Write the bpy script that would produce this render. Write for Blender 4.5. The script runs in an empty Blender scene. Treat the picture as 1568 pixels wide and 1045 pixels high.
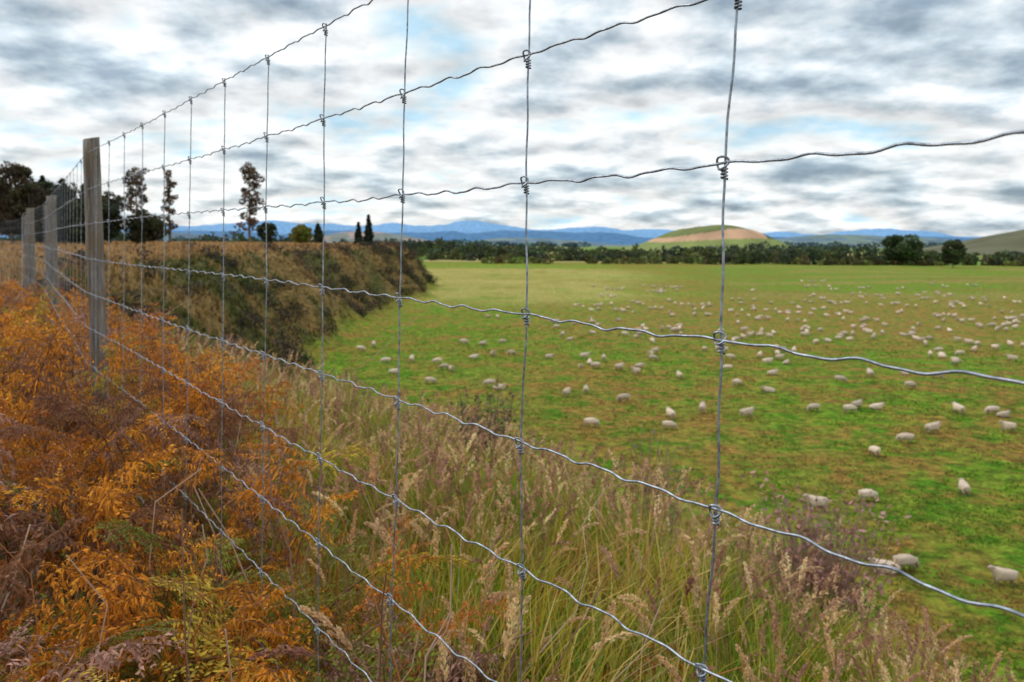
import bpy, math, numpy as np
from mathutils import Vector, Matrix
rng=np.random.default_rng(7)
sc=bpy.context.scene
sc.view_settings.view_transform='Standard'; sc.view_settings.look='None'; sc.view_settings.exposure=0
# ---------------------------------------------------------------- helpers
def hsh(a,b,s): 
    v=np.sin(a*127.1+b*311.7+s*74.7)*43758.5453
    return v-np.floor(v)
def vn(x,y,s=0):
    xi=np.floor(x);yi=np.floor(y);fx=x-xi;fy=y-yi
    fx=fx*fx*(3-2*fx);fy=fy*fy*(3-2*fy)
    return (hsh(xi,yi,s)*(1-fx)+hsh(xi+1,yi,s)*fx)*(1-fy)+(hsh(xi,yi+1,s)*(1-fx)+hsh(xi+1,yi+1,s)*fx)*fy
def fbm(x,y,s=0,o=4):
    r=0;a=.5;t=0
    for i in range(o):
        r=r+a*vn(x*2**i,y*2**i,s+i*3.3);t+=a;a*=.5
    return r/t
def sstep(x,a,b):
    t=np.clip((x-a)/(b-a),0,1);return t*t*(3-2*t)
def lerp(a,b,t): return a+(b-a)*t
class Acc:
    def __init__(s): s.V=[];s.F={3:[],4:[]};s.M={3:[],4:[]};s.C=[];s.n=0
    def add(s,V,F,C,m=0):
        V=np.asarray(V,float).reshape(-1,3);F=np.asarray(F,int)
        C=np.asarray(C,float)
        if C.ndim==1: C=np.tile(C,(len(V),1))
        if C.shape[1]==3: C=np.hstack([C,np.ones((len(C),1))])
        s.V.append(V);s.C.append(C);s.F[F.shape[1]].append(F+s.n);s.M[F.shape[1]].append(np.full(len(F),m));s.n+=len(V)
    def build(s,name,mats,loc=(0,0,0),smooth=False,parent=None):
        V=np.vstack(s.V);C=np.vstack(s.C)
        me=bpy.data.meshes.new(name)
        me.vertices.add(len(V));me.vertices.foreach_set("co",V.astype(np.float32).ravel())
        idx=[];st=[];mi=[];off=0
        for k in (3,4):
            if s.F[k]:
                F=np.vstack(s.F[k]);idx.append(F.ravel());st.append(off+np.arange(len(F))*k);off+=F.size;mi.append(np.concatenate(s.M[k]))
        idx=np.concatenate(idx);st=np.concatenate(st);mi=np.concatenate(mi)
        me.loops.add(len(idx));me.loops.foreach_set("vertex_index",idx.astype(np.int32))
        me.polygons.add(len(st));me.polygons.foreach_set("loop_start",st.astype(np.int32))
        me.polygons.foreach_set("material_index",mi.astype(np.int32))
        me.update(calc_edges=True)
        if smooth: me.polygons.foreach_set("use_smooth",np.ones(len(st),bool))
        ca=me.color_attributes.new(name="Col",type='FLOAT_COLOR',domain='POINT')
        ca.data.foreach_set("color",np.clip(C,0,1).astype(np.float32).ravel())
        for m in mats: me.materials.append(m)
        o=bpy.data.objects.new(name,me);o.location=loc;sc.collection.objects.link(o)
        if parent: o.parent=parent
        return o
def nrm(v): return v/np.maximum(np.linalg.norm(v,axis=-1,keepdims=True),1e-9)
def tubes(P,R,S=5):
    P=np.asarray(P,float)
    if P.ndim==2: P=P[None]
    R=np.broadcast_to(np.asarray(R,float),P.shape[:2])
    T=np.empty_like(P);T[:,1:-1]=P[:,2:]-P[:,:-2];T[:,0]=P[:,1]-P[:,0];T[:,-1]=P[:,-1]-P[:,-2];T=nrm(T)
    mean=nrm(P[:,-1]-P[:,0]+1e-6)
    ref=np.where(np.abs(mean[:,2:3])>.8,np.array([[1.,0.13,0]]),np.array([[0,0.07,1.]]))[:,None,:]
    A=nrm(np.cross(T,np.broadcast_to(ref,T.shape)));B=np.cross(T,A)
    a=np.arange(S)/S*2*np.pi
    V=P[:,:,None]+R[:,:,None,None]*(A[:,:,None]*np.cos(a)[None,None,:,None]+B[:,:,None]*np.sin(a)[None,None,:,None])
    M,N=P.shape[:2]
    i=np.arange(N-1)[:,None]*S;j=np.arange(S)[None,:];j2=(j+1)%S
    F=np.stack([i+j,i+j2,i+S+j2,i+S+j],-1).reshape(-1,4)
    F=(F[None]+(np.arange(M)*N*S)[:,None,None]).reshape(-1,4)
    return V.reshape(-1,3),F
def rdir(n):
    v=rng.normal(size=(n,3));return nrm(v)
def leafq(P,size,asp=.55,up=0.):
    n=len(P);a=rdir(n);a[:,2]+=up;a=nrm(a);b=nrm(np.cross(a,rdir(n)))
    s=(np.asarray(size)*rng.uniform(.6,1.3,n))[:,None]
    V=np.stack([P-a*s,P+b*s*asp,P+a*s,P-b*s*asp],1).reshape(-1,3)
    return V,np.arange(n*4).reshape(-1,4)
def jit(c,n,a=.25):
    c=np.asarray(c,float)
    f=rng.uniform(1-a,1+a,(n,1));g=rng.uniform(1-a*.35,1+a*.35,(n,3))
    return np.clip(c*f*g,0,1)
# ---------------------------------------------------------------- materials
def newmat(name):
    m=bpy.data.materials.new(name);m.use_nodes=True
    nt=m.node_tree;nt.nodes.clear();return m,nt
def N(nt,t,**k):
    n=nt.nodes.new(t)
    for a,b in k.items():
        if a in n.inputs: n.inputs[a].default_value=b
        else: setattr(n,a,b)
    return n
def leafmat(name,trans=.3,rough=.6,var=.0,vs=3.):
    m,nt=newmat(name);L=nt.links.new
    at=N(nt,'ShaderNodeAttribute',attribute_name='Col')
    p=N(nt,'ShaderNodeBsdfPrincipled');p.inputs['Roughness'].default_value=rough;p.inputs['Specular IOR Level'].default_value=.25
    o=N(nt,'ShaderNodeOutputMaterial');src=at.outputs['Color']
    if var>0:
        tc=N(nt,'ShaderNodeTexCoord');nz=N(nt,'ShaderNodeTexNoise');nz.inputs['Scale'].default_value=vs;nz.inputs['Detail'].default_value=3
        mr=N(nt,'ShaderNodeMapRange');mr.inputs[1].default_value=.3;mr.inputs[2].default_value=.7;mr.inputs[3].default_value=1-var;mr.inputs[4].default_value=1+var
        mu=N(nt,'ShaderNodeVectorMath',operation='SCALE')
        L(tc.outputs['Object'],nz.inputs['Vector']);L(nz.outputs['Fac'],mr.inputs[0]);L(src,mu.inputs[0]);L(mr.outputs[0],mu.inputs['Scale']);src=mu.outputs[0]
    L(src,p.inputs['Base Color'])
    if trans>0:
        t=N(nt,'ShaderNodeBsdfTranslucent');mx=N(nt,'ShaderNodeMixShader');mx.inputs[0].default_value=trans
        L(src,t.inputs['Color']);L(p.outputs[0],mx.inputs[1]);L(t.outputs[0],mx.inputs[2]);L(mx.outputs[0],o.inputs['Surface'])
    else: L(p.outputs[0],o.inputs['Surface'])
    return m
M_grass=leafmat('grass_blades',.35,.5)
M_brk=leafmat('bracken_leaf',.3,.6)
M_fol=leafmat('foliage',.2,.7)
M_far=leafmat('far_land',0.,.9,.22,.02)
def barkmat():
    m,nt=newmat('bark');L=nt.links.new
    at=N(nt,'ShaderNodeAttribute',attribute_name='Col');p=N(nt,'ShaderNodeBsdfPrincipled');p.inputs['Roughness'].default_value=.85
    tc=N(nt,'ShaderNodeTexCoord');nz=N(nt,'ShaderNodeTexNoise');nz.inputs['Scale'].default_value=8;bp=N(nt,'ShaderNodeBump');bp.inputs['Strength'].default_value=.6
    o=N(nt,'ShaderNodeOutputMaterial')
    L(tc.outputs['Object'],nz.inputs['Vector']);L(nz.outputs['Fac'],bp.inputs['Height']);L(bp.outputs[0],p.inputs['Normal']);L(at.outputs['Color'],p.inputs['Base Color']);L(p.outputs[0],o.inputs[0]);return m
M_bark=barkmat()
def wiremat():
    m,nt=newmat('galvanised_wire');L=nt.links.new
    p=N(nt,'ShaderNodeBsdfPrincipled');p.inputs['Metallic'].default_value=.7;p.inputs['Roughness'].default_value=.42
    tc=N(nt,'ShaderNodeTexCoord');nz=N(nt,'ShaderNodeTexNoise');nz.inputs['Scale'].default_value=120;nz.inputs['Detail'].default_value=5
    cr=N(nt,'ShaderNodeValToRGB');cr.color_ramp.elements[0].position=.33;cr.color_ramp.elements[0].color=(.16,.18,.21,1);cr.color_ramp.elements[1].position=.68;cr.color_ramp.elements[1].color=(.48,.53,.60,1)
    o=N(nt,'ShaderNodeOutputMaterial')
    L(tc.outputs['Object'],nz.inputs['Vector']);L(nz.outputs['Fac'],cr.inputs[0]);L(cr.outputs[0],p.inputs['Base Color']);L(p.outputs[0],o.inputs[0]);return m
M_wire=wiremat()
def woodmat():
    m,nt=newmat('weathered_wood');L=nt.links.new
    p=N(nt,'ShaderNodeBsdfPrincipled');p.inputs['Roughness'].default_value=.85
    tc=N(nt,'ShaderNodeTexCoord');mp=N(nt,'ShaderNodeMapping');mp.inputs['Scale'].default_value=(1,1,.05)
    n1=N(nt,'ShaderNodeTexNoise');n1.inputs['Scale'].default_value=90;n1.inputs['Detail'].default_value=8;n1.inputs['Roughness'].default_value=.65
    n2=N(nt,'ShaderNodeTexNoise');n2.inputs['Scale'].default_value=6;n2.inputs['Detail'].default_value=6
    cr=N(nt,'ShaderNodeValToRGB');e=cr.color_ramp.elements;e[0].position=.33;e[0].color=(.05,.045,.04,1);e[1].position=.68;e[1].color=(.38,.35,.32,1);x=e.new(.5);x.color=(.21,.185,.165,1)
    mx=N(nt,'ShaderNodeMix',data_type='RGBA');mx.inputs[7].default_value=(.19,.135,.075,1)
    mr=N(nt,'ShaderNodeMapRange');mr.inputs[1].default_value=.42;mr.inputs[2].default_value=.65;mr.inputs[4].default_value=.8
    bp=N(nt,'ShaderNodeBump');bp.inputs['Strength'].default_value=.8;bp.inputs['Distance'].default_value=.01
    o=N(nt,'ShaderNodeOutputMaterial')
    L(tc.outputs['Object'],mp.inputs[0]);L(mp.outputs[0],n1.inputs['Vector']);L(tc.outputs['Object'],n2.inputs['Vector']);L(n1.outputs['Fac'],cr.inputs[0])
    L(n2.outputs['Fac'],mr.inputs[0]);L(mr.outputs[0],mx.inputs[0]);L(cr.outputs[0],mx.inputs[6]);L(mx.outputs[2],p.inputs['Base Color'])
    L(n1.outputs['Fac'],bp.inputs['Height']);L(bp.outputs[0],p.inputs['Normal']);L(p.outputs[0],o.inputs[0]);return m
M_wood=woodmat()
def groundmat():
    m,nt=newmat('ground_turf');L=nt.links.new
    at=N(nt,'ShaderNodeAttribute',attribute_name='Col');tc=N(nt,'ShaderNodeTexCoord')
    def nz(s,d=5,r=.6,dist=0.):
        n=N(nt,'ShaderNodeTexNoise');n.inputs['Scale'].default_value=s;n.inputs['Detail'].default_value=d;n.inputs['Roughness'].default_value=r;n.inputs['Distortion'].default_value=dist
        L(tc.outputs['Object'],n.inputs['Vector']);return n.outputs['Fac']
    def mr(src,a,b,c,d):
        n=N(nt,'ShaderNodeMapRange');n.inputs[1].default_value=a;n.inputs[2].default_value=b;n.inputs[3].default_value=c;n.inputs[4].default_value=d;L(src,n.inputs[0]);return n.outputs[0]
    def mul(a,b):
        n=N(nt,'ShaderNodeMath',operation='MULTIPLY');L(a,n.inputs[0]);L(b,n.inputs[1]);return n.outputs[0]
    brown=mul(mr(nz(.2,8,.76,.8),.42,.58,0,.9),at.outputs['Alpha'])
    mx=N(nt,'ShaderNodeMix',data_type='RGBA');mx.inputs[7].default_value=(.34,.185,.045,1);L(brown,mx.inputs[0]);L(at.outputs['Color'],mx.inputs[6])
    lush=mul(mr(nz(.45,6,.7,.4),.5,.6,0,.85),at.outputs['Alpha'])
    mx2=N(nt,'ShaderNodeMix',data_type='RGBA');mx2.inputs[7].default_value=(.075,.22,.008,1);L(lush,mx2.inputs[0]);L(mx.outputs[2],mx2.inputs[6])
    f=mul(mr(nz(1.3,6,.72),.35,.65,.45,1.5),mr(nz(5.,4,.7),.3,.7,.55,1.45))
    sc_=N(nt,'ShaderNodeVectorMath',operation='SCALE');L(mx2.outputs[2],sc_.inputs[0]);L(f,sc_.inputs['Scale'])
    p=N(nt,'ShaderNodeBsdfPrincipled');p.inputs['Roughness'].default_value=.95;p.inputs['Specular IOR Level'].default_value=.1
    b1=N(nt,'ShaderNodeBump');b1.inputs['Strength'].default_value=.9;b1.inputs['Distance'].default_value=.4;L(nz(1.8,8,.7),b1.inputs['Height'])
    L(b1.outputs[0],p.inputs['Normal']);L(sc_.outputs[0],p.inputs['Base Color'])
    o=N(nt,'ShaderNodeOutputMaterial');L(p.outputs[0],o.inputs[0]);return m
M_ground=groundmat()
# ---------------------------------------------------------------- terrain
FOOT=np.array([(66.6,-60),(36.8,-20),(21.9,0),(7.06,20),(-7.8,40),(-17.5,74),(-24,105),(-25,131),(-21,185),(-23,235),(-36,262),(-120,300),(-420,380),(-3000,900)],float)
def footdist(x,y):
    best=np.full(x.shape,1e18);sg=np.ones(x.shape)
    for a,b in zip(FOOT[:-1],FOOT[1:]):
        d=b-a;l2=d@d;u=np.clip(((x-a[0])*d[0]+(y-a[1])*d[1])/l2,0,1)
        qx=x-(a[0]+u*d[0]);qy=y-(a[1]+u*d[1]);dd=qx*qx+qy*qy
        cr=d[0]*(y-a[1])-d[1]*(x-a[0])
        k=dd<best;best=np.where(k,dd,best);sg=np.where(k,np.sign(cr),sg)
    return np.sqrt(best)*sg
def tval(x,y):
    W=np.interp(y,[0,50,74,131,243],[17,17,15,15,11.5])
    s=footdist(x,y)
    r=np.hypot(x,y)
    s=s+(fbm(x*.07,y*.07,3)-.5)*9*sstep(r,18,60)*sstep(np.abs(s),80,10)
    return 17-s*17/W
def H(x,y):
    x=np.asarray(x,float);y=np.asarray(y,float)
    t=tval(x,y);r=np.hypot(x,y)
    tt=np.clip(t,0,5);P=-1.5-.079*tt*tt-.79*np.clip(t-5,0,None)
    P=P+sstep(t,3,8)*sstep(t,18,12)*sstep(r,10,40)*(fbm(x*.16,y*.16,8)-.5)*5.5
    P=P+sstep(t,2,-4)*.45*sstep(y,25,120)
    q=np.clip((P+13)/.6,-30,30);z=-13+np.log1p(np.exp(q))*.6
    z=z+(fbm(x*.8,y*.8,1)-.5)*.22*sstep(t,12,2)+(fbm(x*.03,y*.03,2)-.5)*.9*sstep(r,25,80)*sstep(t,12,18)
    z=z+(fbm(x*.004,y*.004,5)-.5)*5*sstep(r,650,1500)
    z=z+1.2*sstep(x,60,170)*sstep(y,90,220)*sstep(y,420,260)
    return z
ang=np.radians(np.concatenate([np.arange(-56,56,.25),np.arange(56,304,2.5)]))
rr=np.exp(np.linspace(math.log(.3),math.log(16000),380))
A_,R_=np.meshgrid(ang,rr)
X=R_*np.sin(A_);Y=R_*np.cos(A_);Z=H(X,Y);T_=tval(X,Y)
def zonecol(x,y,t):
    r=np.hypot(x,y)
    c=np.empty(x.shape+(3,));n1=fbm(x*.02,y*.02,21);n2=fbm(x*.15,y*.15,22)
    c[:]=(.16,.29,.018)
    def mixc(c,col,m): return c+(np.array(col)-c)*m[...,None]
    c=mixc(c,(.25,.25,.035),sstep(n1,.45,.62)*.8)
    mid=sstep(y,85,120)*sstep(y,210,170)*sstep(x,-5,15)
    c=mixc(c,(.32,.23,.06),mid*.6*sstep(fbm(x*.05,y*.02,37),.35,.6))
    hay=sstep(y,140,185)*sstep(y,410,370)*sstep(x-.17*(y),38-25*n1,-8-25*n1)*sstep(t,17,20)
    c=mixc(c,(.52,.44,.14),hay*.85*sstep(n2,.1,.55)*(.55+.6*fbm(x*.02,y*.05,38)))
    c=mixc(c,(.15,.38,.02),sstep(y,385,400)*sstep(y,470,460)*sstep(x,70,40))
    olive=sstep(x-.22*y,0,20)*sstep(y,165,200)*sstep(y,540,500)
    c=mixc(c,(.21,.225,.035),olive*.9);c=mixc(c,(.14,.30,.02),olive*sstep(fbm(x*.01+5,y*.03,31),.5,.58)*.8)
    c=mixc(c,(.34,.28,.08),olive*sstep(fbm(x*.006+9,y*.05,33),.52,.6)*.7)
    far=sstep(y,505,520)+0*x
    pat=hsh(np.floor(x/210+.3*np.sin(y/300)),np.floor(y/170),4)
    fc=np.where(pat[...,None]<.4,np.array([.16,.28,.05]),np.where(pat[...,None]<.7,np.array([.42,.36,.14]),np.array([.24,.30,.08])))
    fc=lerp(fc,np.array([.10,.2,.3]),sstep(r,1500,7000)[...,None]*.85)  # haze put into the colour: far ground fades to blue with distance
    c=c*(1-far[...,None])+fc*far[...,None]
    fm=sstep(t,13,19)*(1-far)*(1-.75*hay)*(1-.5*olive)
    bank=sstep(t,18,14)
    bc=mixc(np.broadcast_to(np.array([.26,.17,.06]),c.shape).copy(),(.10,.10,.03),sstep(n2,.42,.6))
    c=mixc(c,(0,0,0),bank)+bc*bank[...,None]
    top=sstep(t,3,0)*sstep(r,12,35)
    c=mixc(c,(.42,.25,.10),top*.9)
    nearm=sstep(r,14,7)*sstep(t,14,9)
    c=mixc(c,(.12,.085,.03),nearm)
    c=mixc(c,(.2,.3,.03),sstep(y,-2,-30)*sstep(t,-30,-60)*.5)
    return np.concatenate([c,fm[...,None]],-1)
C=zonecol(X,Y,T_)
nr,na=X.shape
g=Acc();V=np.stack([X,Y,Z],-1).reshape(-1,3)
i=np.arange(nr-1)[:,None]*na;j=np.arange(na)[None];j2=(j+1)%na
F=np.stack([i+j,i+na+j,i+na+j2,i+j2],-1).reshape(-1,4)[:,::-1]
g.add(V,F,C.reshape(-1,4))
g.add(np.vstack([[[0,0,-1.5]],V[:na]]),np.stack([np.zeros(na,int),1+np.arange(na),1+(np.arange(na)+1)%na],-1)[:,::-1],np.vstack([C[0,:1],C[0]]))
g.build('ground',[M_ground],smooth=True)
# ---------------------------------------------------------------- hills & mountains
def dome(name,cx,cy,rx,ry,h,cols,seed,p=2.6,sk=0):
    a=Acc();nx,ny=150,80
    gx,gy=np.meshgrid(np.linspace(-1.5,1.5,nx),np.linspace(-1.5,1.5,ny))
    q=np.sqrt((gx+sk*gy)**2+gy**2)
    e=np.exp(-np.clip(q,0,9)**p*1.6)
    z=-17+h*e*(.85+.3*fbm(gx*1.6,gy*1.6,seed))
    c=cols(gx,gy,e);V=np.stack([cx+gx*rx,cy+gy*ry,z],-1).reshape(-1,3)
    i=np.arange(ny-1)[:,None]*nx;j=np.arange(nx-1)[None]
    F=np.stack([i+j,i+j+1,i+nx+j+1,i+nx+j],-1).reshape(-1,4)
    a.add(V,F,c.reshape(-1,3));return a.build(name,[M_far],smooth=True)
def hc(gx,gy,e):
    c=np.zeros(gx.shape+(3,));c[:]=(.22,.27,.08)
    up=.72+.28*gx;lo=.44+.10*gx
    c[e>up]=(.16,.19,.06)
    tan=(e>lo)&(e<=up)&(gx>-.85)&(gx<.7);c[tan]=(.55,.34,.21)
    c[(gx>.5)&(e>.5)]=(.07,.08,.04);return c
dome('hill',385,1500,150,150,54,hc,3,3.)
dome('hill',860,1150,230,260,52,lambda gx,gy,e:np.broadcast_to(np.array([.13,.13,.07]),gx.shape+(3,))*(1+.6*(fbm(gx*3,gy*3,9)-.5))[...,None],5,2.0)
def lc(a,b,s):
    def f(gx,gy,e): 
        m=(hsh(np.floor(gx*5+gy),np.floor(gy*3+e*2),s)>.5)[...,None];return np.where(m,np.array(a),np.array(b))+0*gx[...,None]
    return f
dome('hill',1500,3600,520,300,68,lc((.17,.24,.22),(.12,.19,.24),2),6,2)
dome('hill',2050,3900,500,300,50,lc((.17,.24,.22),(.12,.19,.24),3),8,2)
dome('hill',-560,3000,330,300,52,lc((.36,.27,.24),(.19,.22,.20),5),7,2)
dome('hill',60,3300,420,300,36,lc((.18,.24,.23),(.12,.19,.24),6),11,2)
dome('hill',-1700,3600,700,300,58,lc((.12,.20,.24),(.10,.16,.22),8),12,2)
def ridge(name,d,amp,base,col,seed,fx,env):
    a=Acc();nx,ny=900,14
    gx,gy=np.meshgrid(np.linspace(-1.1*d,1.1*d,nx),np.linspace(0,1,ny))
    prof=np.sin(np.pi*gy)**.8
    n=fbm(gx/fx+gy*1.3,gy*1.5,seed,6);e=env(gx/d)
    z=-20+prof*(base+amp*n)*e+20*prof
    V=np.stack([gx,d+gy*d*.25,z],-1).reshape(-1,3)
    i=np.arange(ny-1)[:,None]*nx;j=np.arange(nx-1)[None]
    F=np.stack([i+j,i+j+1,i+nx+j+1,i+nx+j],-1).reshape(-1,4)
    a.add(V,F,np.array(col));return a.build(name,[M_far],smooth=True)
ridge('mountains',6500,175,10,(.075,.20,.38),4,600,lambda u:.5+.4*np.exp(-((u+.04)/.24)**2)+.25*np.exp(-((u-.5)/.15)**2)+.35*np.exp(-((u+.4)/.15)**2))  # both ridges: aerial haze painted as a bluish base colour
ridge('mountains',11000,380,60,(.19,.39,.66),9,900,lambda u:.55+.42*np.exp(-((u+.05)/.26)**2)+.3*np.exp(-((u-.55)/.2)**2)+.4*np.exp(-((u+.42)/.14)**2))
# ---------------------------------------------------------------- trees
def tree(name,x,y,h,w,kind,col,dens=1.,leaf=.28,z0=None):
    a=Acc();base=float(H(np.array([x]),np.array([y]))[0])-.1 if z0 is None else z0
    th=h*.93;n=8;s=np.linspace(0,1,n)
    wob=rng.normal(0,.015*h,(n,2)).cumsum(0)*.35;wob[0]=0
    tp=np.column_stack([wob,s*th]);r0=.016*h+.05
    V,F=tubes(tp,(r0*(1-s*.85))[None],7);a.add(V,F,(.16,.13,.10),1)
    cl=[]
    if kind=='gum':
        k=30
        for i in range(k):
            f=.16+.82*(i+.5)/k;b=np.array([np.interp(f,s,tp[:,0]),np.interp(f,s,tp[:,1]),f*th])
            L=w*.5*rng.uniform(.35,.95)*(1.1-.55*abs(f-.6)/.4*.6);an=rng.uniform(0,6.28)
            e=b+np.array([math.cos(an)*L,math.sin(an)*L,L*rng.uniform(.3,.9)])
            m=(b+e)/2+np.array([0,0,-.1*L]);V,F=tubes(np.array([b,m,e]),np.array([[.07,.05,.02]])*h/14,5);a.add(V,F,(.17,.14,.11),1)
            if f<.4 and rng.random()<.35: continue
            cl.append((e,w*rng.uniform(.13,.24),1.0))
            if rng.random()<.6: cl.append((m,w*.14,1.))
        cl.append((tp[-1]+[0,0,h*.03],w*.2,1.3))
    elif kind=='round':
        for i in range(46):
            d=rdir(1)[0];d[2]=d[2]*.9+.1
            e=np.array([d[0]*w*.36,d[1]*w*.36,h*.5+d[2]*h*.40])*np.array([1,1,1]);b=np.array([0,0,h*.22])
            if i%2==0: V,F=tubes(np.array([b,(b+e)/2+[0,0,.04*h],e]),np.array([[.02*h,.012*h,.004*h]]),5);a.add(V,F,(.14,.11,.09),1)
            cl.append((e,w*rng.uniform(.11,.2),.9))
        cl.append((np.array([0,0,h*.5]),w*.28,1.))
    elif kind=='conifer':
        k=34
        for i in range(k):
            f=.04+.93*i/k;R=w*.5*(1-f)**.8+.05
            for q in range(4):
                an=rng.uniform(0,6.28);e=np.array([math.cos(an)*R*.8*rng.uniform(.7,1.25),math.sin(an)*R*.8,f*h])
                cl.append((e,max(R*.42,.12),.8))
            if i%3==0:
                V,F=tubes(np.array([[0,0,f*h],[math.cos(an)*R*.5,math.sin(an)*R*.5,f*h+.05],e]),np.array([[.05,.03,.01]]),4);a.add(V,F,(.12,.09,.07),1)
    for c,r,fl in cl:
        n=max(8,int(dens*55*(r/leaf/3)**2)) if kind!='conifer' else max(8,int(dens*22))
        P=c+rdir(n)*(rng.uniform(.25,1,(n,1))**.5)*r*np.array([1,1,.75*fl])
        V,F=leafq(P,leaf);cc=jit(col,1,.4)[0];a.add(V,F,np.repeat(jit(cc,n,.35),4,0))
    return a.build(name,[M_fol,M_bark],loc=(x,y,base))
DG=(.055,.07,.032);GUM=(.09,.085,.045)
tree('eucalyptus_tree',-66.8,140,13.8,4.2,'gum',(.13,.095,.06))
tree('eucalyptus_tree',-61,140,13.6,3.0,'gum',(.14,.10,.065))
tree('eucalyptus_tree',-50,150,15.8,4.4,'gum',(.15,.10,.06))
tree('eucalyptus_tree',-66.5,130,8.6,4.6,'gum',GUM)
tree('eucalyptus_tree',-73.5,131,10,5,'gum',GUM)
tree('broadleaf_tree',-70,110,12,8,'round',(.085,.065,.035))
tree('broadleaf_tree',-66.5,109,9.6,6,'round',(.075,.065,.03))
tree('broadleaf_tree',-76,112,11.5,9,'round',(.075,.06,.03))
tree('broadleaf_tree',-84,115,12,9,'round',DG)
tree('broadleaf_tree',-69,116,10.4,6,'round',(.055,.065,.03))
tree('broadleaf_tree',-62,112,7.2,6,'round',(.06,.07,.03))
tree('pine_tree',-70.5,118,11,4,'conifer',DG)
tree('pine_tree',-67.5,118,10.6,4,'conifer',(.05,.06,.03))
tree('pine_tree',-64.2,118,9.8,4,'conifer',DG)
tree('broadleaf_tree',-65,124,7.5,7,'round',(.05,.06,.03))
tree('broadleaf_tree',-60,128,5.5,7,'round',(.07,.07,.03))
tree('broadleaf_tree',-53,170,5.4,4.6,'round',DG)
tree('broadleaf_tree',-48.6,180,4.9,5.6,'round',(.22,.22,.035))
tree('pine_tree',-46,186,5.4,3,'conifer',DG)
tree('cypress_tree',-39.2,200,6.2,2.2,'conifer',(.03,.045,.028))
tree('cypress_tree',-36.6,200,8.2,2.6,'conifer',(.03,.045,.028))
tree('macrocarpa_tree',248,500,21,25,'round',(.07,.10,.035),1.3,.9)
tree('macrocarpa_tree',253,450,17,14,'round',(.065,.09,.03),1.3,.7)
# distant tree belts (one mass)
a=Acc()
def belt(x0,y0,x1,y1,n,h0,h1,w,cols,leaf,m=90,gap=.0):
    ps=rng.uniform(0,9)
    for k in range(n):
        f=(k+rng.random())/n;gq=vn(np.array([f*n*.11+ps]),np.array([3.]),x0)[0]
        if gq<gap: continue
        x=lerp(x0,x1,f);y=lerp(y0,y1,f)+rng.normal(0,w*.8)
        h=rng.uniform(h0,h1)*(.6+.8*gq)*(1.35 if rng.random()<.07 else 1);zb=float(H(np.array([x]),np.array([y]))[0]);wx=rng.uniform(.6,1.4)
        P=rdir(m)*rng.uniform(.3,1,(m,1))**.4*np.array([w*.6*wx,w*.6,h*.55]);P[:,2]+=h*.42
        P+=np.array([x,y,zb]);V,F=leafq(P,leaf);cc=jit(cols[rng.integers(len(cols))],1,.35)[0];a.add(V,F,np.repeat(jit(cc,m,.3),4,0))
G1=(.065,.085,.03);G2=(.10,.12,.035);G3=(.13,.105,.04);G4=(.045,.06,.035);G5=(.17,.19,.05)
belt(118,500,500,520,130,4.5,8,6,[G1,G1,G2,G3,G4],1.0)
belt(150,485,330,500,34,2.5,5,5,[G2,G5,G3],.9,80,.3)
belt(-20,480,130,500,40,2.5,5.5,6,[G2,G3,G5],.9,90,.25)
belt(-60,560,200,545,75,4.5,8,7,[G1,G2,G4],1.2)
belt(60,620,560,640,90,6,9.5,10,[G1,G4,G2],1.5,90,.2)
belt(-350,640,120,700,100,6,10,9,[G1,G2,G4],1.5,90,.2)
belt(-600,760,-60,760,90,14,20,13,[G1,G4],2.0)
belt(-60,800,700,860,110,6,11,13,[(.07,.10,.055),(.10,.13,.06)],2.0,70,.3)
belt(-800,1050,1000,1150,170,8,14,15,[(.065,.09,.06)],2.4,70,.25)
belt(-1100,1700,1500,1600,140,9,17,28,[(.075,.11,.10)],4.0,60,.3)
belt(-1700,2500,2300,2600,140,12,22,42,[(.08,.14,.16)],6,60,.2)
a.build('distant_tree_belt',[M_fol])
# gorse scrub on the bank
a=Acc();cnt=0
while cnt<430:
    y=rng.uniform(16,250);x=rng.uniform(-75,0)-.0*y
    t=float(tval(np.array([x]),np.array([y]))[0])
    if not(-.5<t<15.8) or x/y<-.62: continue
    lim=.49 if y<120 else .42
    if t>9: lim-=.07
    if fbm(np.array([x*.11]),np.array([y*.11]),41)[0]<lim: continue
    if rng.random()>min(1,y/150)+.35: continue
    cnt+=1;s=rng.uniform(.4,1.3)*(.75+.5*y/150);zb=float(H(np.array([x]),np.array([y]))[0]);m=120
    P=rdir(m)*rng.uniform(.2,1,(m,1))**.4*np.array([s,s,s*.75]);P*= (1+.35*np.sin(P[:,:1]*5/s+cnt)*np.cos(P[:,1:2]*4/s))
    P+=np.array([x,y,zb+s*.3]);V,F=leafq(P,.09*s+.06)
    cc=np.array([(.065,.05,.036),(.05,.06,.028),(.12,.08,.055),(.14,.15,.035)][rng.choice(4,p=[.45,.20,.27,.08])]);a.add(V,F,np.repeat(jit(cc,m,.35),4,0))
a.build('gorse_scrub',[M_fol])
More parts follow.
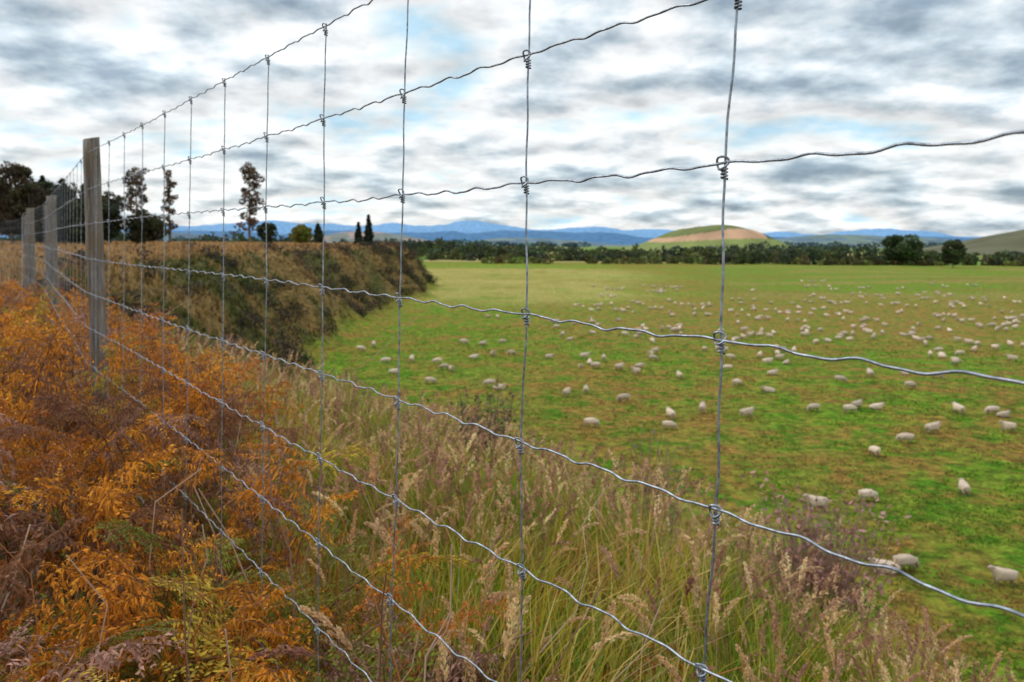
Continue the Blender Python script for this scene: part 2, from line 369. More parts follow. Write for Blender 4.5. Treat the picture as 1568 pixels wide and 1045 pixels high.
# ---------------------------------------------------------------- grass blades
def blades(acc,x,y,h,w,c0,c1,bend=.45,rows=5,up=1.,leandir=None):
    M=len(x);z=H(x,y)-.02
    an=rng.uniform(0,2*np.pi,M) if leandir is None else leandir
    L=np.stack([np.cos(an),np.sin(an),0*an],-1);bn=rng.uniform(.1,1,M)*bend
    sa=an+np.pi/2+rng.normal(0,.6,M);S=np.stack([np.cos(sa),np.sin(sa),0*sa],-1)
    s=np.linspace(0,1,rows)
    P=np.stack([x,y,z],-1)[:,None]+L[:,None]*(h*bn)[:,None,None]*(s**2)[None,:,None]
    P[:,:,2]+=h[:,None]*(s[None]-.38*bn[:,None]*s[None]**3)
    wd=w[:,None]*np.array(np.clip(1-s,0.04,1)**.6)[None]
    V=np.stack([P-S[:,None]*wd[...,None]*.5,P+S[:,None]*wd[...,None]*.5],2).reshape(-1,3)
    i=np.arange(rows-1)*2;F=np.stack([i,i+1,i+3,i+2],-1)
    F=(F[None]+(np.arange(M)*rows*2)[:,None,None]).reshape(-1,4)
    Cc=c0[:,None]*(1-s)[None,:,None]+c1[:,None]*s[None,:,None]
    acc.add(V,F,np.repeat(Cc.reshape(-1,3),2,0))
def tl(x,y): return x*.802+y*.597-.576
def bound(x,y): return -.02+.17*np.clip(y,0,30)+(vn(x*1.3,y*1.3,77)-.5)*.5
def lowR(x,y): return 1-.42*sstep(x/np.maximum(y,.1),.2,.55)
PAL=np.array([(.22,.36,.02),(.54,.45,.04),(.78,.55,.17),(.54,.24,.06),(.52,.31,.17)])
a=Acc();M=110000
r=rng.uniform(.75,11,M);th=rng.uniform(-.95,.95,M);x=r*np.sin(th);y=r*np.cos(th)
t=tl(x,y);keep=(t>.02)&(t<7)&((t>bound(x,y)-.1)|(rng.random(M)<.12))
x,y,r,t=x[keep],y[keep],r[keep],t[keep];M=len(x)
cl=fbm(x*2.2,y*2.2,51);cl2=fbm(x*.9,y*.9,52);cl3=fbm(x*3.5,y*3.5,53)
h=(.12+.78*cl)*rng.uniform(.5,1.15,M)*lowR(x,y);w=rng.uniform(.0034,.009,M)*(1+.2*r)
u=rng.random(M)+ (cl2-.5)*1.9+(cl3-.5)*1.0
k=np.clip(np.digitize(u,[.36,.74,1.02,1.2]),0,4)
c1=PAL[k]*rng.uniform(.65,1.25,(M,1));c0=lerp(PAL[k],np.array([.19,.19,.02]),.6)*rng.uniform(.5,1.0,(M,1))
ld=vn(x*1.5,y*1.5,61)*9+rng.normal(0,.9,M)
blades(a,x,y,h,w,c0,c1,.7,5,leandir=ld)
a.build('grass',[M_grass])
# terrace / bank tussocks (mid distance)
a=Acc();M=60000
r=np.exp(rng.uniform(math.log(9),math.log(230),M));th=rng.uniform(-.72,.05,M);x=r*np.sin(th);y=r*np.cos(th)
t=tval(x,y);keep=(t<16)&(t>-90);x,y,r,t=x[keep],y[keep],r[keep],t[keep];M=len(x)
n2=fbm(x*.15,y*.15,22);pk=np.where((t<2)[:,None],np.array([.50,.30,.12]),lerp(np.array([.40,.25,.09]),np.array([.14,.14,.035]),sstep(n2,.4,.58)[:,None]))
pk=np.where((r<30)[:,None]&(rng.random(M)<.5)[:,None],np.array([.46,.17,.06]),pk)
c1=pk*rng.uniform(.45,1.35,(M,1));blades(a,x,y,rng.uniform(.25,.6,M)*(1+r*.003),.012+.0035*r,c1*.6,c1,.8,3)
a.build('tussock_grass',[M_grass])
# paddock turf tufts
a=Acc();M=80000
r=np.exp(rng.uniform(math.log(24),math.log(120),M));th=rng.uniform(-.35,.7,M);x=r*np.sin(th);y=r*np.cos(th)
t=tval(x,y);keep=(t>16.5)&(fbm(x*.5,y*.5,71)>.47);x,y,r=x[keep],y[keep],r[keep];M=len(x)
n2=fbm(x*.22,y*.22,23);c1=lerp(np.array([.14,.32,.012]),np.array([.42,.26,.07]),sstep(n2,.42,.58)[:,None])*rng.uniform(.6,1.3,(M,1))
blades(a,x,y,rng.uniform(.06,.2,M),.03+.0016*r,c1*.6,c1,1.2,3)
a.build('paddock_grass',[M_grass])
# seed-head stalks
def panicle(n,seed,L=1.,R=.09):
    g=np.random.default_rng(seed);z=g.uniform(0,1,n);rad=R*np.sin(np.pi*np.clip(z*.92+.06,0,1))**.7*g.uniform(.2,1,n)*(1+.5*np.sin(z*22+seed));an=g.uniform(0,6.28,n)
    P=np.stack([np.cos(an)*rad,np.sin(an)*rad,z*L],-1);d=nrm(np.stack([np.cos(an)*.35,np.sin(an)*.35,np.ones(n)],-1));s=nrm(np.cross(d,g.normal(size=(n,3))))
    l=(.07 if n>60 else .11)*g.uniform(.7,1.3,(n,1));return np.stack([P-d*l*.2,P+s*l*.28+d*l*.3,P+d*l,P-s*l*.28+d*l*.3],1).reshape(-1,3)
def stalks(acc,x,y,h,pl,col,tn,rad=.0011,bend=.35,rscale=1.):
    M=len(x);z=H(x,y);an=rng.uniform(0,6.28,M);bn=rng.uniform(.1,1,M)*bend;s=np.linspace(0,1,7)
    P=np.stack([x,y,z],-1)[:,None]+np.stack([np.cos(an),np.sin(an),0*an],-1)[:,None]*(h*bn)[:,None,None]*(s**2.2)[None,:,None]
    P[:,:,2]+=h[:,None]*(s[None]-.3*bn[:,None]*s**3)
    sc_=np.asarray(col)*rng.uniform(.75,1.15,(M,1))
    V,F=tubes(P,rad*(1-.5*s)[None]*np.ones((M,1)),3)
    acc.add(V,F,np.repeat(lerp(sc_,np.array([.50,.38,.12]),.6),21,0))
    T=nrm(P[:,-1]-P[:,-2]);Aa=nrm(np.cross(T,np.array([.3,.8,.1])));B=np.cross(T,Aa)
    for q in range(4):
        idx=np.arange(q,M,4)
        if len(idx)==0: continue
        tp=panicle(tn,q,1.,.09*rscale);m=pl[idx][:,None,None]
        bnd=(tp[:,2]**2)[None,:,None]*np.array([0,0,-1.])*.3
        V=P[idx,-1][:,None]-T[idx][:,None]*pl[idx][:,None,None]*.1+m*(tp[None,:,0:1]*Aa[idx][:,None]+tp[None,:,1:2]*B[idx][:,None]+tp[None,:,2:3]*T[idx][:,None]+bnd)
        F=np.arange(V.shape[0]*V.shape[1]).reshape(-1,4)
        cc=np.repeat(sc_[idx],V.shape[1]//4,0)*rng.uniform(.65,1.35,(len(idx)*V.shape[1]//4,1));acc.add(V,F,np.repeat(cc,4,0))
a=Acc()
SC=np.array([(.78,.52,.28),(.56,.31,.20),(.90,.66,.36),(.42,.21,.15)])
M=900;r=rng.uniform(1.2,3.4,M);th=rng.uniform(-.45,.7,M);x=r*np.sin(th);y=r*np.cos(th);k=(tl(x,y)>bound(x,y)-.1)&(tl(x,y)>.1)&(fbm(x*1.2,y*1.2,95)+.25*sstep(x/y,.25,-.1)>.53);x,y=x[k],y[k];M=len(x)
stalks(a,x,y,rng.uniform(.4,.85,M)*lowR(x,y),rng.uniform(.08,.16,M),SC[rng.choice(4,M,p=[.42,.18,.32,.08])],150,.0013,.5,.55)
M=7000;r=rng.uniform(2.5,10,M);th=rng.uniform(-.6,.85,M);x=r*np.sin(th);y=r*np.cos(th);t=tl(x,y)
dz=fbm(x*.8,y*.8,91)+.25*sstep(x/y,.04,-.12)*sstep(t,.6,1.4)+.03*sstep(t,1.6,3.);k=(t>bound(x,y)-.1)&(t<5.5)&((dz>.59)|(rng.random(M)<.09));x,y=x[k],y[k];M=len(x)
stalks(a,x,y,rng.uniform(.35,.75,M)*lowR(x,y),rng.uniform(.09,.18,M),SC[rng.choice(4,M,p=[.32,.26,.14,.28])],30,.0016,.3,.6)
a.build('seeding_grass',[M_grass])
# ---------------------------------------------------------------- bracken
def frond(seed,npin,step,curl,lean=1.):
    g=np.random.default_rng(seed);n=22;s=np.linspace(0,1,n)
    ang=np.radians(8+lean*g.uniform(60,120)*s**1.6);dx=np.sin(ang);dz=np.cos(ang)
    yw=np.cumsum(g.normal(0,.25,n))*.05
    P=np.stack([np.cumsum(dx)/n,yw,np.cumsum(dz)/n],-1)
    Vs=[];Fs=[];Ks=[];nn=0
    V,F=tubes(P,(.0055*(1-.8*s))[None],4);Vs.append(V);Fs.append(F);Ks.append(np.full(len(V),-1.));nn=len(V)
    at=lambda q:np.array([np.interp(q,s,P[:,c]) for c in range(3)])
    Y_=np.array([0,1.,0])
    lv=[];lk=[]
    for i in range(npin):
        f=(i+.3)/npin;q=.42+.57*f;p=at(q);T=nrm(at(min(q+.03,1))-at(q-.03))
        for sd in (-1,1):
            if g.random()<.18*curl: continue
            L=.36*(1-f)**.85*(1-.25*math.exp(-f*9))*g.uniform(.6,1.15)+.015
            d=nrm(Y_*sd*.85+T*.5+g.normal(0,.28*curl,3)+np.array([0,0,.1]));droop=g.uniform(.2,1.)*curl*1.6+.25
            m=max(3,int(L/step));gg=(np.arange(m)+.6)/m
            c=p+d*(gg*L)[:,None];c[:,2]-=droop*(gg*L)**2*1.8;c+=T*(np.sin(gg*3)*.05*L*g.normal())[:,None]
            pv=np.vstack([p,c]);k=len(pv);W_=np.array([0,0,.0018])
            qv=np.concatenate([pv-W_,pv+W_]);ii=np.arange(k-1);Vs.append(qv);Fs.append(np.stack([ii,ii+1,ii+1+k,ii+k],-1)+nn);Ks.append(np.full(len(qv),-1.));nn+=len(qv)
            for s2 in (-1,1):
                pl=(.06*(1-.8*gg)*(L/.3)**.5+.006)*g.uniform(.5,1.15,m)
                pd=nrm(T[None]*s2*.9+d[None]*.45+g.normal(0,.35*curl,(m,3)));pd[:,2]-=curl*g.uniform(-.2,.9,m);pd=nrm(pd)
                wv=nrm(np.cross(pd,np.array([0,0,1.])+g.normal(0,.7*curl,(m,3))))*(step*.34)
                tip=c+pd*pl[:,None];tip[:,2]-=curl*pl*g.uniform(-.1,.7,m);mid=c+pd*pl[:,None]*.45
                lv.append(np.stack([c,mid+wv,tip,mid-wv],1).reshape(-1,3));lk.append(np.repeat(g.uniform(.55,1.5,m),4))
    lv=np.vstack(lv);Vs.append(lv);Fs.append(np.arange(len(lv)).reshape(-1,4)+nn);Ks.append(np.concatenate(lk))
    return np.vstack(Vs),np.vstack(Fs),np.concatenate(Ks)
HI=[frond(i,13,.015,[.35,1.,1.3,.65,1.1,.4][i],[1,1,.7,1.1,.9,.9][i]) for i in range(6)]
LO=[frond(20+i,8,.034,1.1,.8) for i in range(3)]
BC=np.array([(.84,.33,.03),(.60,.21,.035),(.30,.14,.075),(.50,.28,.21),(.25,.28,.03),(.56,.40,.045)])
def place(acc,x,y,sc_,tmpl,ci,tilt=.25,zo=0):
    z=H(np.array([x]),np.array([y]))[0]+zo;V,F,K=tmpl;ya=rng.uniform(0,6.28)
    R=np.array((Matrix.Rotation(ya,3,'Z')@Matrix.Rotation(rng.normal(0,tilt),3,'X')@Matrix.Rotation(rng.normal(0,tilt),3,'Y')))
    col=BC[ci]*rng.uniform(.6,1.15);st=np.array([.27,.13,.065])*rng.uniform(.5,1.8)
    c=np.where(K[:,None]<0,st,col*np.abs(K)[:,None]);acc.add(V*sc_@R.T+np.array([x,y,z]),F,c)
a=Acc();n=0
while n<2500:
    r=rng.uniform(.95,11);th=rng.uniform(-1.2,.2);x=r*math.sin(th);y=r*math.cos(th);t=tl(x,y);B_=bound(np.array([x]),np.array([y]))[0]
    if t>B_ or t<-5.5: continue
    if r<1.15 and th>-.6: continue
    n+=1
    o=vn(np.array([x*1.1]),np.array([y*1.1]),15)[0];g2=vn(np.array([x*1.6]),np.array([y*1.6]),16)[0]
    q=rng.random();far_=r>3.0;corner=r<1.7 and x/y<-.42
    if corner: ci=0 if q<.5 else (1 if q<.68 else (5 if q<.8 else 3))
    elif g2>.64 and not far_: ci=4 if q<.48 else (5 if q<.68 else 0)
    elif o>.46 or (far_ and q>.5): ci=0 if rng.random()<.5 else rng.choice([1,2,5,1])
    else: ci=2 if q<.34 else (3 if q<.60 else (1 if q<.76 else (4 if q<.86 else 0)))
    near=r<4.
    sz=rng.uniform(.36,.66)*(1.1 if far_ else 1)
    top_=lerp(.80,1.14,float(sstep(np.array(r),1.25,2.4)))*rng.uniform(.62,1.04)*lerp(.72,1.,float(sstep(np.array(B_-t),0,.6)))
    if r>5: top_*=.9
    tm=(HI[[0,3,5][rng.integers(3)]] if ci>=4 else HI[[1,2,4][rng.integers(3)]]) if near else LO[rng.integers(3)]
    place(a,x,y,sz,tm,ci,.35,max(-.05,top_-sz*.72))
a.build('bracken',[M_brk])
a=Acc()
for k in range(70):
    x=rng.uniform(-1.0,.45);y=rng.uniform(1.35,2.5)
    if tl(x,y)<.1: continue
    place(a,x,y,rng.uniform(.34,.55),HI[[1,3,4][rng.integers(3)]],[0,0,1,5][rng.integers(4)])
# dead stems tangle
M=1000;r=rng.uniform(1.1,6,M);th=rng.uniform(-1.1,-.1,M);x=r*np.sin(th);y=r*np.cos(th);k=tl(x,y)<bound(x,y)+.1;x,y=x[k],y[k];M=len(x)
s=np.linspace(0,1,11);P=np.stack([x,y,H(x,y)],-1)[:,None]+np.cumsum(np.concatenate([np.zeros((M,1,3)),rng.normal(0,.026,(M,10,3))+np.array([0,0,1])*rng.uniform(.03,.1,(M,1,1))+np.stack([rng.normal(0,.035,M),rng.normal(0,.035,M),0*x],-1)[:,None]],1),1)
V,F=tubes(P,(rng.uniform(.0016,.004,M)[:,None]*(1-.6*s)),5);a.add(V,F,np.repeat(np.array([(.60,.40,.28),(.34,.18,.12),(.75,.56,.44),(.60,.24,.07)])[rng.integers(0,4,M)],55,0))
a.build('bracken_stems',[M_brk])
# twiggy shrubs on the slope
def shrub(name,x,y,h,w,colt,coll,n=150,ln=900):
    a=Acc();z=H(np.array([x]),np.array([y]))[0];s=np.linspace(0,1,6)
    d=np.stack([rng.normal(0,w*.5,n),rng.normal(0,w*.5,n),rng.uniform(.5,1,n)*h],-1)
    P=d[:,None]*(s**1.)[None,:,None]+rng.normal(0,.02*h,(n,6,3));P[:,0]=rng.normal(0,.04,(n,3))*[1,1,0]
    V,F=tubes(P,.006*h*(1-.8*s)[None]*np.ones((n,1)),4);a.add(V,F,np.repeat(jit(colt,n,.3),24,0),1)
    k=rng.integers(0,n,ln);q=rng.integers(2,6,ln);V,F=leafq(P[k,q]+rng.normal(0,.035*h,(ln,3)),.02*h);a.add(V,F,np.repeat(jit(coll,ln,.4),4,0),0)
    a.build(name,[M_fol,M_bark],loc=(x,y,z))
shrub('twiggy_shrub',-.30,8.0,1.22,.5,(.17,.11,.09),(.19,.13,.08),170,1400)
shrub('twiggy_shrub',.1,8.3,.95,.5,(.19,.12,.09),(.17,.14,.06))
shrub('twiggy_shrub',1.85,4.6,1.05,.42,(.38,.23,.18),(.44,.25,.20),200,1600)
shrub('twiggy_shrub',.95,4.9,1.1,.2,(.36,.26,.16),(.25,.2,.1),30,80)
# ---------------------------------------------------------------- wire fence
fence=bpy.data.objects.new('wire_fence',None);sc.collection.objects.link(fence)
U=np.array([-.597,.802]);P0=np.array([.192,.70]);w=.3
post1=P0+11.8*w*U
pts=[P0-20*w*U,P0,post1,np.array([-5.45,9.1]),np.array([-7.55,12.1]),np.array([-9.5,15.2]),np.array([-14,21]),np.array([-21,29]),np.array([-42,52])]
pts=np.array(pts);seg=np.linalg.norm(np.diff(pts,axis=0),axis=1);cs=np.concatenate([[0],np.cumsum(seg)])-20*w
nrmv=np.array([.802,.597]);LEV=[.383,.222,.073,-.084,-.241,-.392,-.55,-.71,-.87,-1.03,-1.2,-1.38]
def fp(s,z,off=0):
    s=np.asarray(s,float);z=np.broadcast_to(np.asarray(z,float),s.shape)
    x=np.interp(s,cs,pts[:,0]);y=np.interp(s,cs,pts[:,1])
    o=.026*z+off
    return np.stack([x+nrmv[0]*o,y+nrmv[1]*o,z],-1)
a=Acc();WC=(.4,.4,.4)
for k,z in enumerate(LEV):
    ph=rng.uniform(0,6)
    s=np.arange(-3.,5.5,.006);zz=z+.0021*np.sin(2*np.pi*s/.078+ph+.6*np.sin(s*7+k))+.0008*np.sin(2*np.pi*s/.037+ph*2)+.004*np.sin(s*2.1+k*1.7)-.002
    env=.35+.65*np.abs(np.sin(np.pi*s/w));zz=z+(zz-z)*env
    V,F=tubes(fp(s,zz,.0012*np.sin(2*np.pi*s/.078+1+ph)),.00128,7);a.add(V,F,WC)
    s=np.arange(5.5,cs[-1],.05);V,F=tubes(fp(s,z+.006*np.sin(s*1.9+k)+.002*np.sin(s*80/1.3)),.0013,4);a.add(V,F,WC)
a.build('line_wires',[M_wire],smooth=True,parent=fence)
a=Acc();kn=Acc()
smax=cs[-1];ns=int(smax/w)
for n in range(-9,min(ns,110)):
    lv=np.array(LEV);js=rng.normal(0,.0035,len(lv));js+=np.linspace(0,rng.normal(0,.012),len(lv))
    z=np.linspace(lv[0]+.006,lv[-1],90 if n<13 else 24);sj=np.interp(-z,-lv,js)+ (0.0009*np.sin(z*70+n) if n<13 else 0)
    V,F=tubes(fp(n*w+sj,z,.0027),.00120,7 if n<13 else 4);a.add(V,F,WC)
    for j,zl in enumerate(lv):
        if n*w>3.9 and n<40:
            c=fp(np.array([n*w+js[j]]),zl,.001)[0];o6=np.array([[1,0,0],[-1,0,0],[0,1,0],[0,-1,0],[0,0,2],[0,0,-2]])*.0038+c
            kn.add(o6,[[0,2,4],[2,1,4],[1,3,4],[3,0,4],[2,0,5],[1,2,5],[3,1,5],[0,3,5]],WC)
        elif n*w<=3.9:
            th_=np.linspace(0,2*np.pi*1.06,26);R=.0058*(1+.1*np.sin(2*th_+n))
            V,F=tubes(fp(n*w+js[j]+R*np.cos(th_+2),zl+R*1.05*np.sin(th_+2)-.001,-.0012+.0022*np.sin(th_*2)),.00112,6);kn.add(V,F,WC)
            th_=np.linspace(0,2*np.pi*3.4,64);hz=zl-.0045-np.linspace(0,.0105,64)
            V,F=tubes(fp(n*w+np.interp(-hz,-lv,js)+.0026*np.cos(th_),hz,.0027+.0026*np.sin(th_)),.00105,6);kn.add(V,F,WC)
a.build('stay_wires',[M_wire],smooth=True,parent=fence);kn.build('knots',[M_wire],smooth=True,parent=fence)
def post(nm,cx,cy,top,wd,rot,lean=0):
    a=Acc();gz=-1.9;n=26;zs=np.linspace(gz,top,n);S=20;an=np.arange(S)/S*2*np.pi
    V=[]
    for i,z in enumerate(zs):
        rr_=wd*.5/np.maximum(np.abs(np.cos(an)),np.abs(np.sin(an)))**.75*(1+.08*(vn(an*2.,np.full(S,z*4.),cx)-.5)+.015*rng.normal(size=S))
        if i==n-1: rr_=rr_*.93
        V.append(np.stack([rr_*np.cos(an+rot)+lean*(z+1.5),rr_*np.sin(an+rot),np.full(S,z+ (0 if i<n-1 else .004))+ (.008*np.cos(an) if i>=n-2 else 0)],-1))
    V.append(np.array([[lean*(top+1.5),0,top+.004]]));V=np.vstack(V)
    i=np.arange(n-1)[:,None]*S;j=np.arange(S)[None];a.add(V,np.stack([i+j,i+(j+1)%S,i+S+(j+1)%S,i+S+j],-1).reshape(-1,4),(.3,.3,.3))
    j=np.arange(S);a.F[3].append(np.stack([(n-1)*S+j,(n-1)*S+(j+1)%S,np.full(S,n*S)],-1));a.M[3].append(np.zeros(S))
    a.build(nm,[M_wood],loc=(cx,cy,0),parent=fence)
pp=post1+nrmv*.055
post('post_1',pp[0]-.005,pp[1],.45,.07,.55,-.012)
for k,(i,tp,wd) in enumerate([(3,.50,.10),(4,.47,.11),(5,.46,.12),(6,.46,.12),(7,.46,.12),(8,.46,.12)]):
    post('post_%d'%(k+2),pts[i][0]+.08,pts[i][1]+.06,tp,wd,.5,rng.normal(0,.008))
post('post_9',pts[3][0]-.35,pts[3][1]+.75,.42,.10,.3)
q=P0-16*w*U+nrmv*.07;post('post_10',q[0],q[1],.46,.1,.5)
# ---------------------------------------------------------------- sheep
def sheepmesh(nm,pose,seed):
    v=[];e=[];r=[]
    def ad(p,rad,par=None):
        v.append(p);r.append(rad)
        if par is not None: e.append((par,len(v)-1))
        return len(v)-1
    dz=-.26 if pose=='lie' else 0
    pel=ad((-.33,0,.53+dz),(.22,.22));mid=ad((-.02,0,.51+dz),(.26,.25),pel);ch=ad((.28,0,.52+dz),(.21,.21),mid)
    if pose=='graze': nk=ad((.43,0,.44),(.13,.13),ch);hd=ad((.56,0,.24),(.075,.08),nk);ad((.63,0,.09),(.045,.05),hd);er=(.51,.27)
    else: nk=ad((.43,0,.66+dz),(.13,.13),ch);hd=ad((.53,0,.79+dz),(.08,.08),nk);ad((.68,0,.73+dz),(.045,.05),hd);er=(.50,.82+dz)
    for sd in(-1,1): ad((er[0],sd*.14,er[1]),(.02,.03),hd)
    rp=ad((-.46,0,.52+dz),(.16,.16),pel);ad((-.54,0,.38+dz),(.04,.04),rp)
    st=.07 if pose=='walk' else 0
    for sd in(-1,1):
        o=sd*st
        if pose=='lie':
            a1=ad((-.30,sd*.17,.16),(.11,.10),pel);ad((-.12,sd*.20,.06),(.045,.04),a1)
            b1=ad((.30,sd*.13,.16),(.08,.08),ch);ad((.44,sd*.12,.06),(.035,.035),b1)
        else:
            a1=ad((-.35,sd*.12,.38),(.11,.12),pel);a2=ad((-.29+o*.4,sd*.13,.29),(.065,.065),a1);a3=ad((-.40+o,sd*.13,.18),(.035,.035),a2);ad((-.37+o*1.6,sd*.13,.02),(.03,.03),a3)
            b1=ad((.28,sd*.11,.35),(.09,.09),ch);b2=ad((.30-o,sd*.11,.18),(.036,.036),b1);ad((.30-o*1.6,sd*.11,.02),(.03,.03),b2)
    me=bpy.data.meshes.new(nm+'_sk');me.from_pydata(v,e,[]);o=bpy.data.objects.new('tmp',me);sc.collection.objects.link(o)
    bpy.context.view_layer.objects.active=o
    mo=o.modifiers.new('Skin','SKIN');mo.use_smooth_shade=True
    for i,rad in enumerate(r): me.skin_vertices[0].data[i].radius=rad
    me.skin_vertices[0].data[0].use_root=True
    ss=o.modifiers.new('S','SUBSURF');ss.levels=2;ss.render_levels=2
    dg=bpy.context.evaluated_depsgraph_get();m2=bpy.data.meshes.new_from_object(o.evaluated_get(dg));m2.name=nm
    bpy.data.objects.remove(o);n=len(m2.vertices);co=np.empty(n*3,np.float32);m2.vertices.foreach_get('co',co);co=co.reshape(-1,3)
    no=np.empty(n*3,np.float32);m2.vertices.foreach_get('normal',no);no=no.reshape(-1,3)
    H0=np.array(v[hd]);isface=(np.linalg.norm(co-H0,axis=1)<.14)|(co[:,0]>H0[0]+.03)&(co[:,0]>.5);leg=(co[:,2]<.22)&(~isface) if pose!='lie' else (co[:,2]<-9)
    wool=~(isface|leg);nz=fbm(co[:,0]*14+co[:,2]*9,co[:,1]*14,seed)-.4;co+=no*((.01+nz*.06)*wool)[:,None]
    m2.vertices.foreach_set('co',co.ravel())
    c=np.ones((n,4));c[:,:3]=(.72,.57,.44);c[isface,:3]=(.55,.44,.35);c[leg,:3]=(.28,.22,.16)
    c[wool,:3]*=(1+.6*(nz[wool]))[:,None];lowwool=wool&(co[:,2]<.38+dz);c[lowwool,:3]*=.75  # wool below a set height is darker
    ca=m2.color_attributes.new(name='Col',type='FLOAT_COLOR',domain='POINT');ca.data.foreach_set('color',np.clip(c,0,1).astype(np.float32).ravel())
    m2.materials.clear();m2.materials.append(M_wool);m2.update();return m2
def woolmat():
    m,nt=newmat('wool');L=nt.links.new
    at=N(nt,'ShaderNodeAttribute',attribute_name='Col');p=N(nt,'ShaderNodeBsdfPrincipled');p.inputs['Roughness'].default_value=.95;p.inputs['Specular IOR Level'].default_value=.1
    tc=N(nt,'ShaderNodeTexCoord');nz=N(nt,'ShaderNodeTexNoise');nz.inputs['Scale'].default_value=40;bp=N(nt,'ShaderNodeBump');bp.inputs['Strength'].default_value=.5;bp.inputs['Distance'].default_value=.02
    oi=N(nt,'ShaderNodeObjectInfo');mr=N(nt,'ShaderNodeMapRange');mr.inputs[3].default_value=.72;mr.inputs[4].default_value=1.12
    mu=N(nt,'ShaderNodeVectorMath',operation='SCALE');L(oi.outputs['Random'],mr.inputs[0]);L(at.outputs['Color'],mu.inputs[0]);L(mr.outputs[0],mu.inputs['Scale'])
    o=N(nt,'ShaderNodeOutputMaterial')
    L(tc.outputs['Object'],nz.inputs['Vector']);L(nz.outputs['Fac'],bp.inputs['Height']);L(bp.outputs[0],p.inputs['Normal']);L(mu.outputs[0],p.inputs['Base Color']);L(p.outputs[0],o.inputs[0]);return m
M_wool=woolmat()
SM=[sheepmesh('sheep_grazing','graze',1),sheepmesh('sheep_standing','stand',2),sheepmesh('sheep_lying','lie',3),sheepmesh('sheep_walking','walk',4)]
near=[(14.9,37.5,180,1),(18.1,39,0,0),(23.6,40.1,60,1),(18.9,29.3,180,1),(14.9,30.4,170,2),(15.8,30.6,10,0),(22.4,47.6,120,0),(25.9,50.8,170,0),(28.9,53.1,0,3),(11.1,54.4,0,0),(11.9,57.8,100,1),(14.8,60,80,1),(17.7,58.2,20,3),(5.7,54.9,20,0),(23.4,60,180,0),(25.9,59.3,0,0),(27,60.6,30,1),(28.5,60.5,0,2),(34.1,59.1,100,1),(36.6,59,180,0),(36.9,58.1,0,2),(34.4,53.6,170,1),(-2,70.6,180,0),(-1.1,69,0,2),(4.7,66,60,1),(6.5,67.5,90,1),(9.3,64.2,180,0),(20.7,71.2,10,0),(22.5,67.8,150,2),(16.3,75.4,90,1),(11.1,80,20,1),(12.4,77.6,200,1),(15.8,86.7,0,0),(25.7,76.5,0,2),(22.1,79.6,190,0),(27.3,83,0,3),(34.8,75.4,90,1),(35.3,68.7,0,0),(39,77.2,180,2),(41.1,75,0,0),(-7.5,72.2,10,0),(-11.8,78,0,2),(-13.6,84,180,0),(-10.9,84.8,90,1),(-8,83.9,180,0),(-6.1,100,0,0),(-3.7,100,0,2),(-1.2,101,180,0),(-17,96,90,1),(-18,93,0,0),(30.5,72,0,0),(10.2,86,80,1),(13.5,82,0,2),(24.5,87,0,0)]
rg=np.random.default_rng(12);allp=[(x,y) for x,y,_,_ in near]
def addsheep(x,y,yaw,k,s):
    o=bpy.data.objects.new('sheep',SM[k]);o.location=(x,y,float(H(np.array([x]),np.array([y]))[0])-.01);o.rotation_euler=(0,0,math.radians(yaw));o.scale=(s,s,s*1.02);sc.collection.objects.link(o)
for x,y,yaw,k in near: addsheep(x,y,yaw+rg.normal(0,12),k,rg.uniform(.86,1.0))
cnt=0
while cnt<380:
    y=75+rg.beta(1.5,2.2)*200;b=rg.uniform(-.16,.78);x=b*y
    if tval(np.array([x]),np.array([y]))[0]<18.5: continue
    dens=vn(np.array([x*.06]),np.array([y*.045]),88)[0]*.9+(.25 if b>.1 else -.12)
    if b<.08 and y>150: continue
    if rg.random()>dens: continue
    grp=rg.integers(1,4)
    for q in range(grp):
        xx=x+rg.normal(0,2.2)*(q>0);yy=y+rg.normal(0,2.)*(q>0)
        if min((xx-p)**2+(yy-q_)**2 for p,q_ in allp)<1.3: continue
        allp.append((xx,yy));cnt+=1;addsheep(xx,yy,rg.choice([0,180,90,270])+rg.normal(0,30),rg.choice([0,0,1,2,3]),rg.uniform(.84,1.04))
# ---------------------------------------------------------------- world & sun
wd=bpy.data.worlds.new("World");sc.world=wd;wd.use_nodes=True;nt=wd.node_tree;nt.nodes.clear();L=nt.links.new
tc=N(nt,'ShaderNodeTexCoord');sp=N(nt,'ShaderNodeSeparateXYZ');L(tc.outputs['Generated'],sp.inputs[0])
def mth(op,a,b=None,c=None,cl=False):
    n=N(nt,'ShaderNodeMath',operation=op);n.use_clamp=cl
    for i,v in enumerate((a,b,c)):
        if v is None: continue
        if isinstance(v,(int,float)): n.inputs[i].default_value=v
        else: L(v,n.inputs[i])
    return n.outputs[0]
zc=mth('MAXIMUM',sp.outputs['Z'],0.);den=mth('ADD',zc,.22)
px=mth('DIVIDE',sp.outputs['X'],den);py=mth('DIVIDE',sp.outputs['Y'],den)
cb=N(nt,'ShaderNodeCombineXYZ');L(px,cb.inputs[0]);L(py,cb.inputs[1])
def wn(scale,det,rough,dist,off):
    mp=N(nt,'ShaderNodeMapping');mp.inputs['Location'].default_value=off;L(cb.outputs[0],mp.inputs[0])
    n=N(nt,'ShaderNodeTexNoise');n.inputs['Scale'].default_value=scale;n.inputs['Detail'].default_value=det;n.inputs['Roughness'].default_value=rough;n.inputs['Distortion'].default_value=dist;L(mp.outputs[0],n.inputs['Vector']);return n.outputs['Fac']
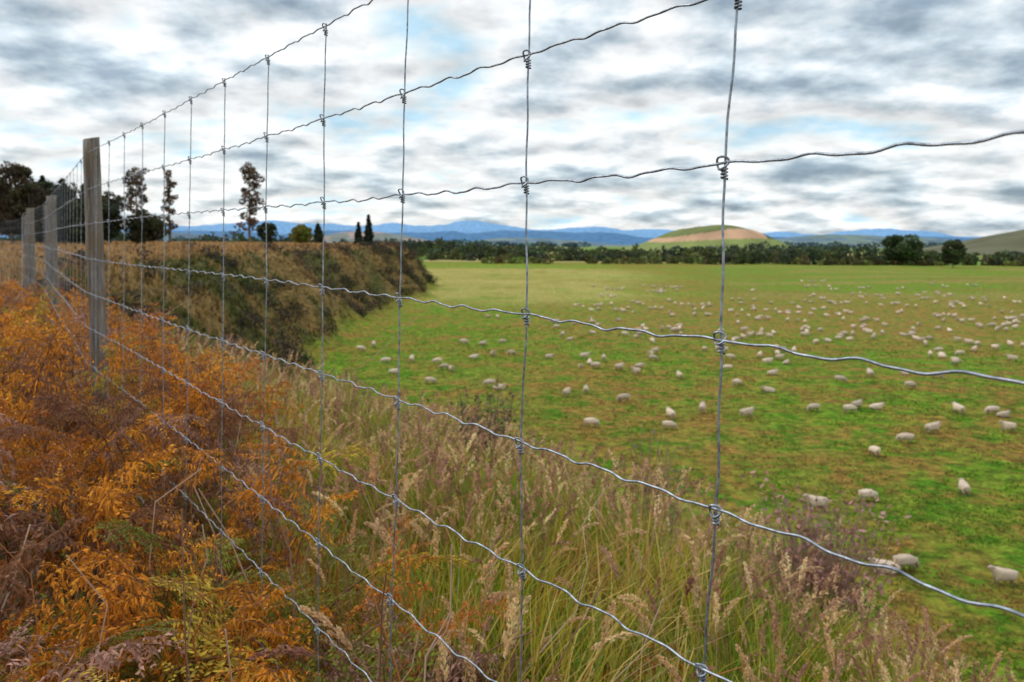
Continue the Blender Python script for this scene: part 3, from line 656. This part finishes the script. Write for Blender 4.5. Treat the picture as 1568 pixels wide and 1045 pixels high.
def blob(cx,cy,sx,sy,amp):
    dx=mth('DIVIDE',mth('SUBTRACT',px,cx),sx);dy=mth('DIVIDE',mth('SUBTRACT',py,cy),sy)
    q=mth('ADD',mth('MULTIPLY',dx,dx),mth('MULTIPLY',dy,dy));return mth('MULTIPLY',mth('EXPONENT',mth('MULTIPLY',q,-1.)),amp)
big=wn(1.1,2,.5,.2,(5.3,.4,0));fine=wn(3.0,8,.53,0.,(2.7,6.2,1.))
d=mth('ADD',mth('MULTIPLY',big,.42),mth('MULTIPLY',fine,.66))
for b_ in (blob(-.95,2.65,.6,.55,-.06),blob(1.25,1.95,.6,.35,.05),blob(-1.2,1.9,.6,.3,.045),blob(.1,3.05,.9,.25,.05),blob(1.6,3.1,1.,.3,.05),blob(.55,2.5,.7,.35,-.04),blob(0,4.2,5,.35,-.04)): d=mth('ADD',d,b_)
cr=N(nt,'ShaderNodeValToRGB');L(d,cr.inputs[0]);e=cr.color_ramp.elements
e[0].position=.37;e[0].color=(.50,.73,.88,1);e[1].position=.78;e[1].color=(.22,.33,.44,1)
for p_,c_ in ((.43,(.80,.92,.97,1)),(.48,(1.05,1.06,1.05,1)),(.54,(.94,.97,.99,1)),(.59,(.70,.80,.86,1)),(.66,(.40,.51,.61,1))):
    q=e.new(p_);q.color=c_
fine2=wn(3.0,5,.53,0.,(2.7,6.31,1.))
rel=mth('MULTIPLY_ADD',mth('SUBTRACT',fine2,fine),1.5,1.)
sc2=N(nt,'ShaderNodeVectorMath',operation='SCALE');L(cr.outputs[0],sc2.inputs[0]);L(rel,sc2.inputs['Scale'])
bgc=N(nt,'ShaderNodeBackground');bgc.inputs['Strength'].default_value=1.;L(sc2.outputs[0],bgc.inputs['Color'])
sky=N(nt,'ShaderNodeTexSky');sky.sky_type='NISHITA';sky.sun_disc=False
EL=math.radians(50);AZ=math.radians(-70)
sky.sun_elevation=EL;sky.sun_rotation=AZ
bgs=N(nt,'ShaderNodeBackground');bgs.inputs['Strength'].default_value=.1;L(sky.outputs[0],bgs.inputs['Color'])
mx=N(nt,'ShaderNodeMixShader');mx.inputs[0].default_value=.88;L(bgs.outputs[0],mx.inputs[1]);L(bgc.outputs[0],mx.inputs[2])
wo=N(nt,'ShaderNodeOutputWorld');L(mx.outputs[0],wo.inputs[0])
sl=bpy.data.lights.new('sun','SUN');sl.energy=1.35;sl.angle=math.radians(14);sl.color=(1,.96,.9)
so=bpy.data.objects.new('sun',sl);sc.collection.objects.link(so)
dv=Vector((math.sin(AZ)*math.cos(EL),math.cos(AZ)*math.cos(EL),math.sin(EL)));so.rotation_euler=dv.to_track_quat('Z','Y').to_euler()
# ---------------------------------------------------------------- camera
cam=bpy.data.cameras.new('camera');co=bpy.data.objects.new('camera',cam);sc.collection.objects.link(co)
cam.sensor_width=36;cam.lens=27.55;cam.shift_y=-.051;cam.clip_start=.02;cam.clip_end=60000
co.matrix_world=Matrix.Rotation(math.radians(90-3.4),4,'X')@Matrix.Rotation(math.radians(.4),4,'Z')
cam.dof.use_dof=True;cam.dof.focus_distance=.95;cam.dof.aperture_fstop=10
sc.camera=co
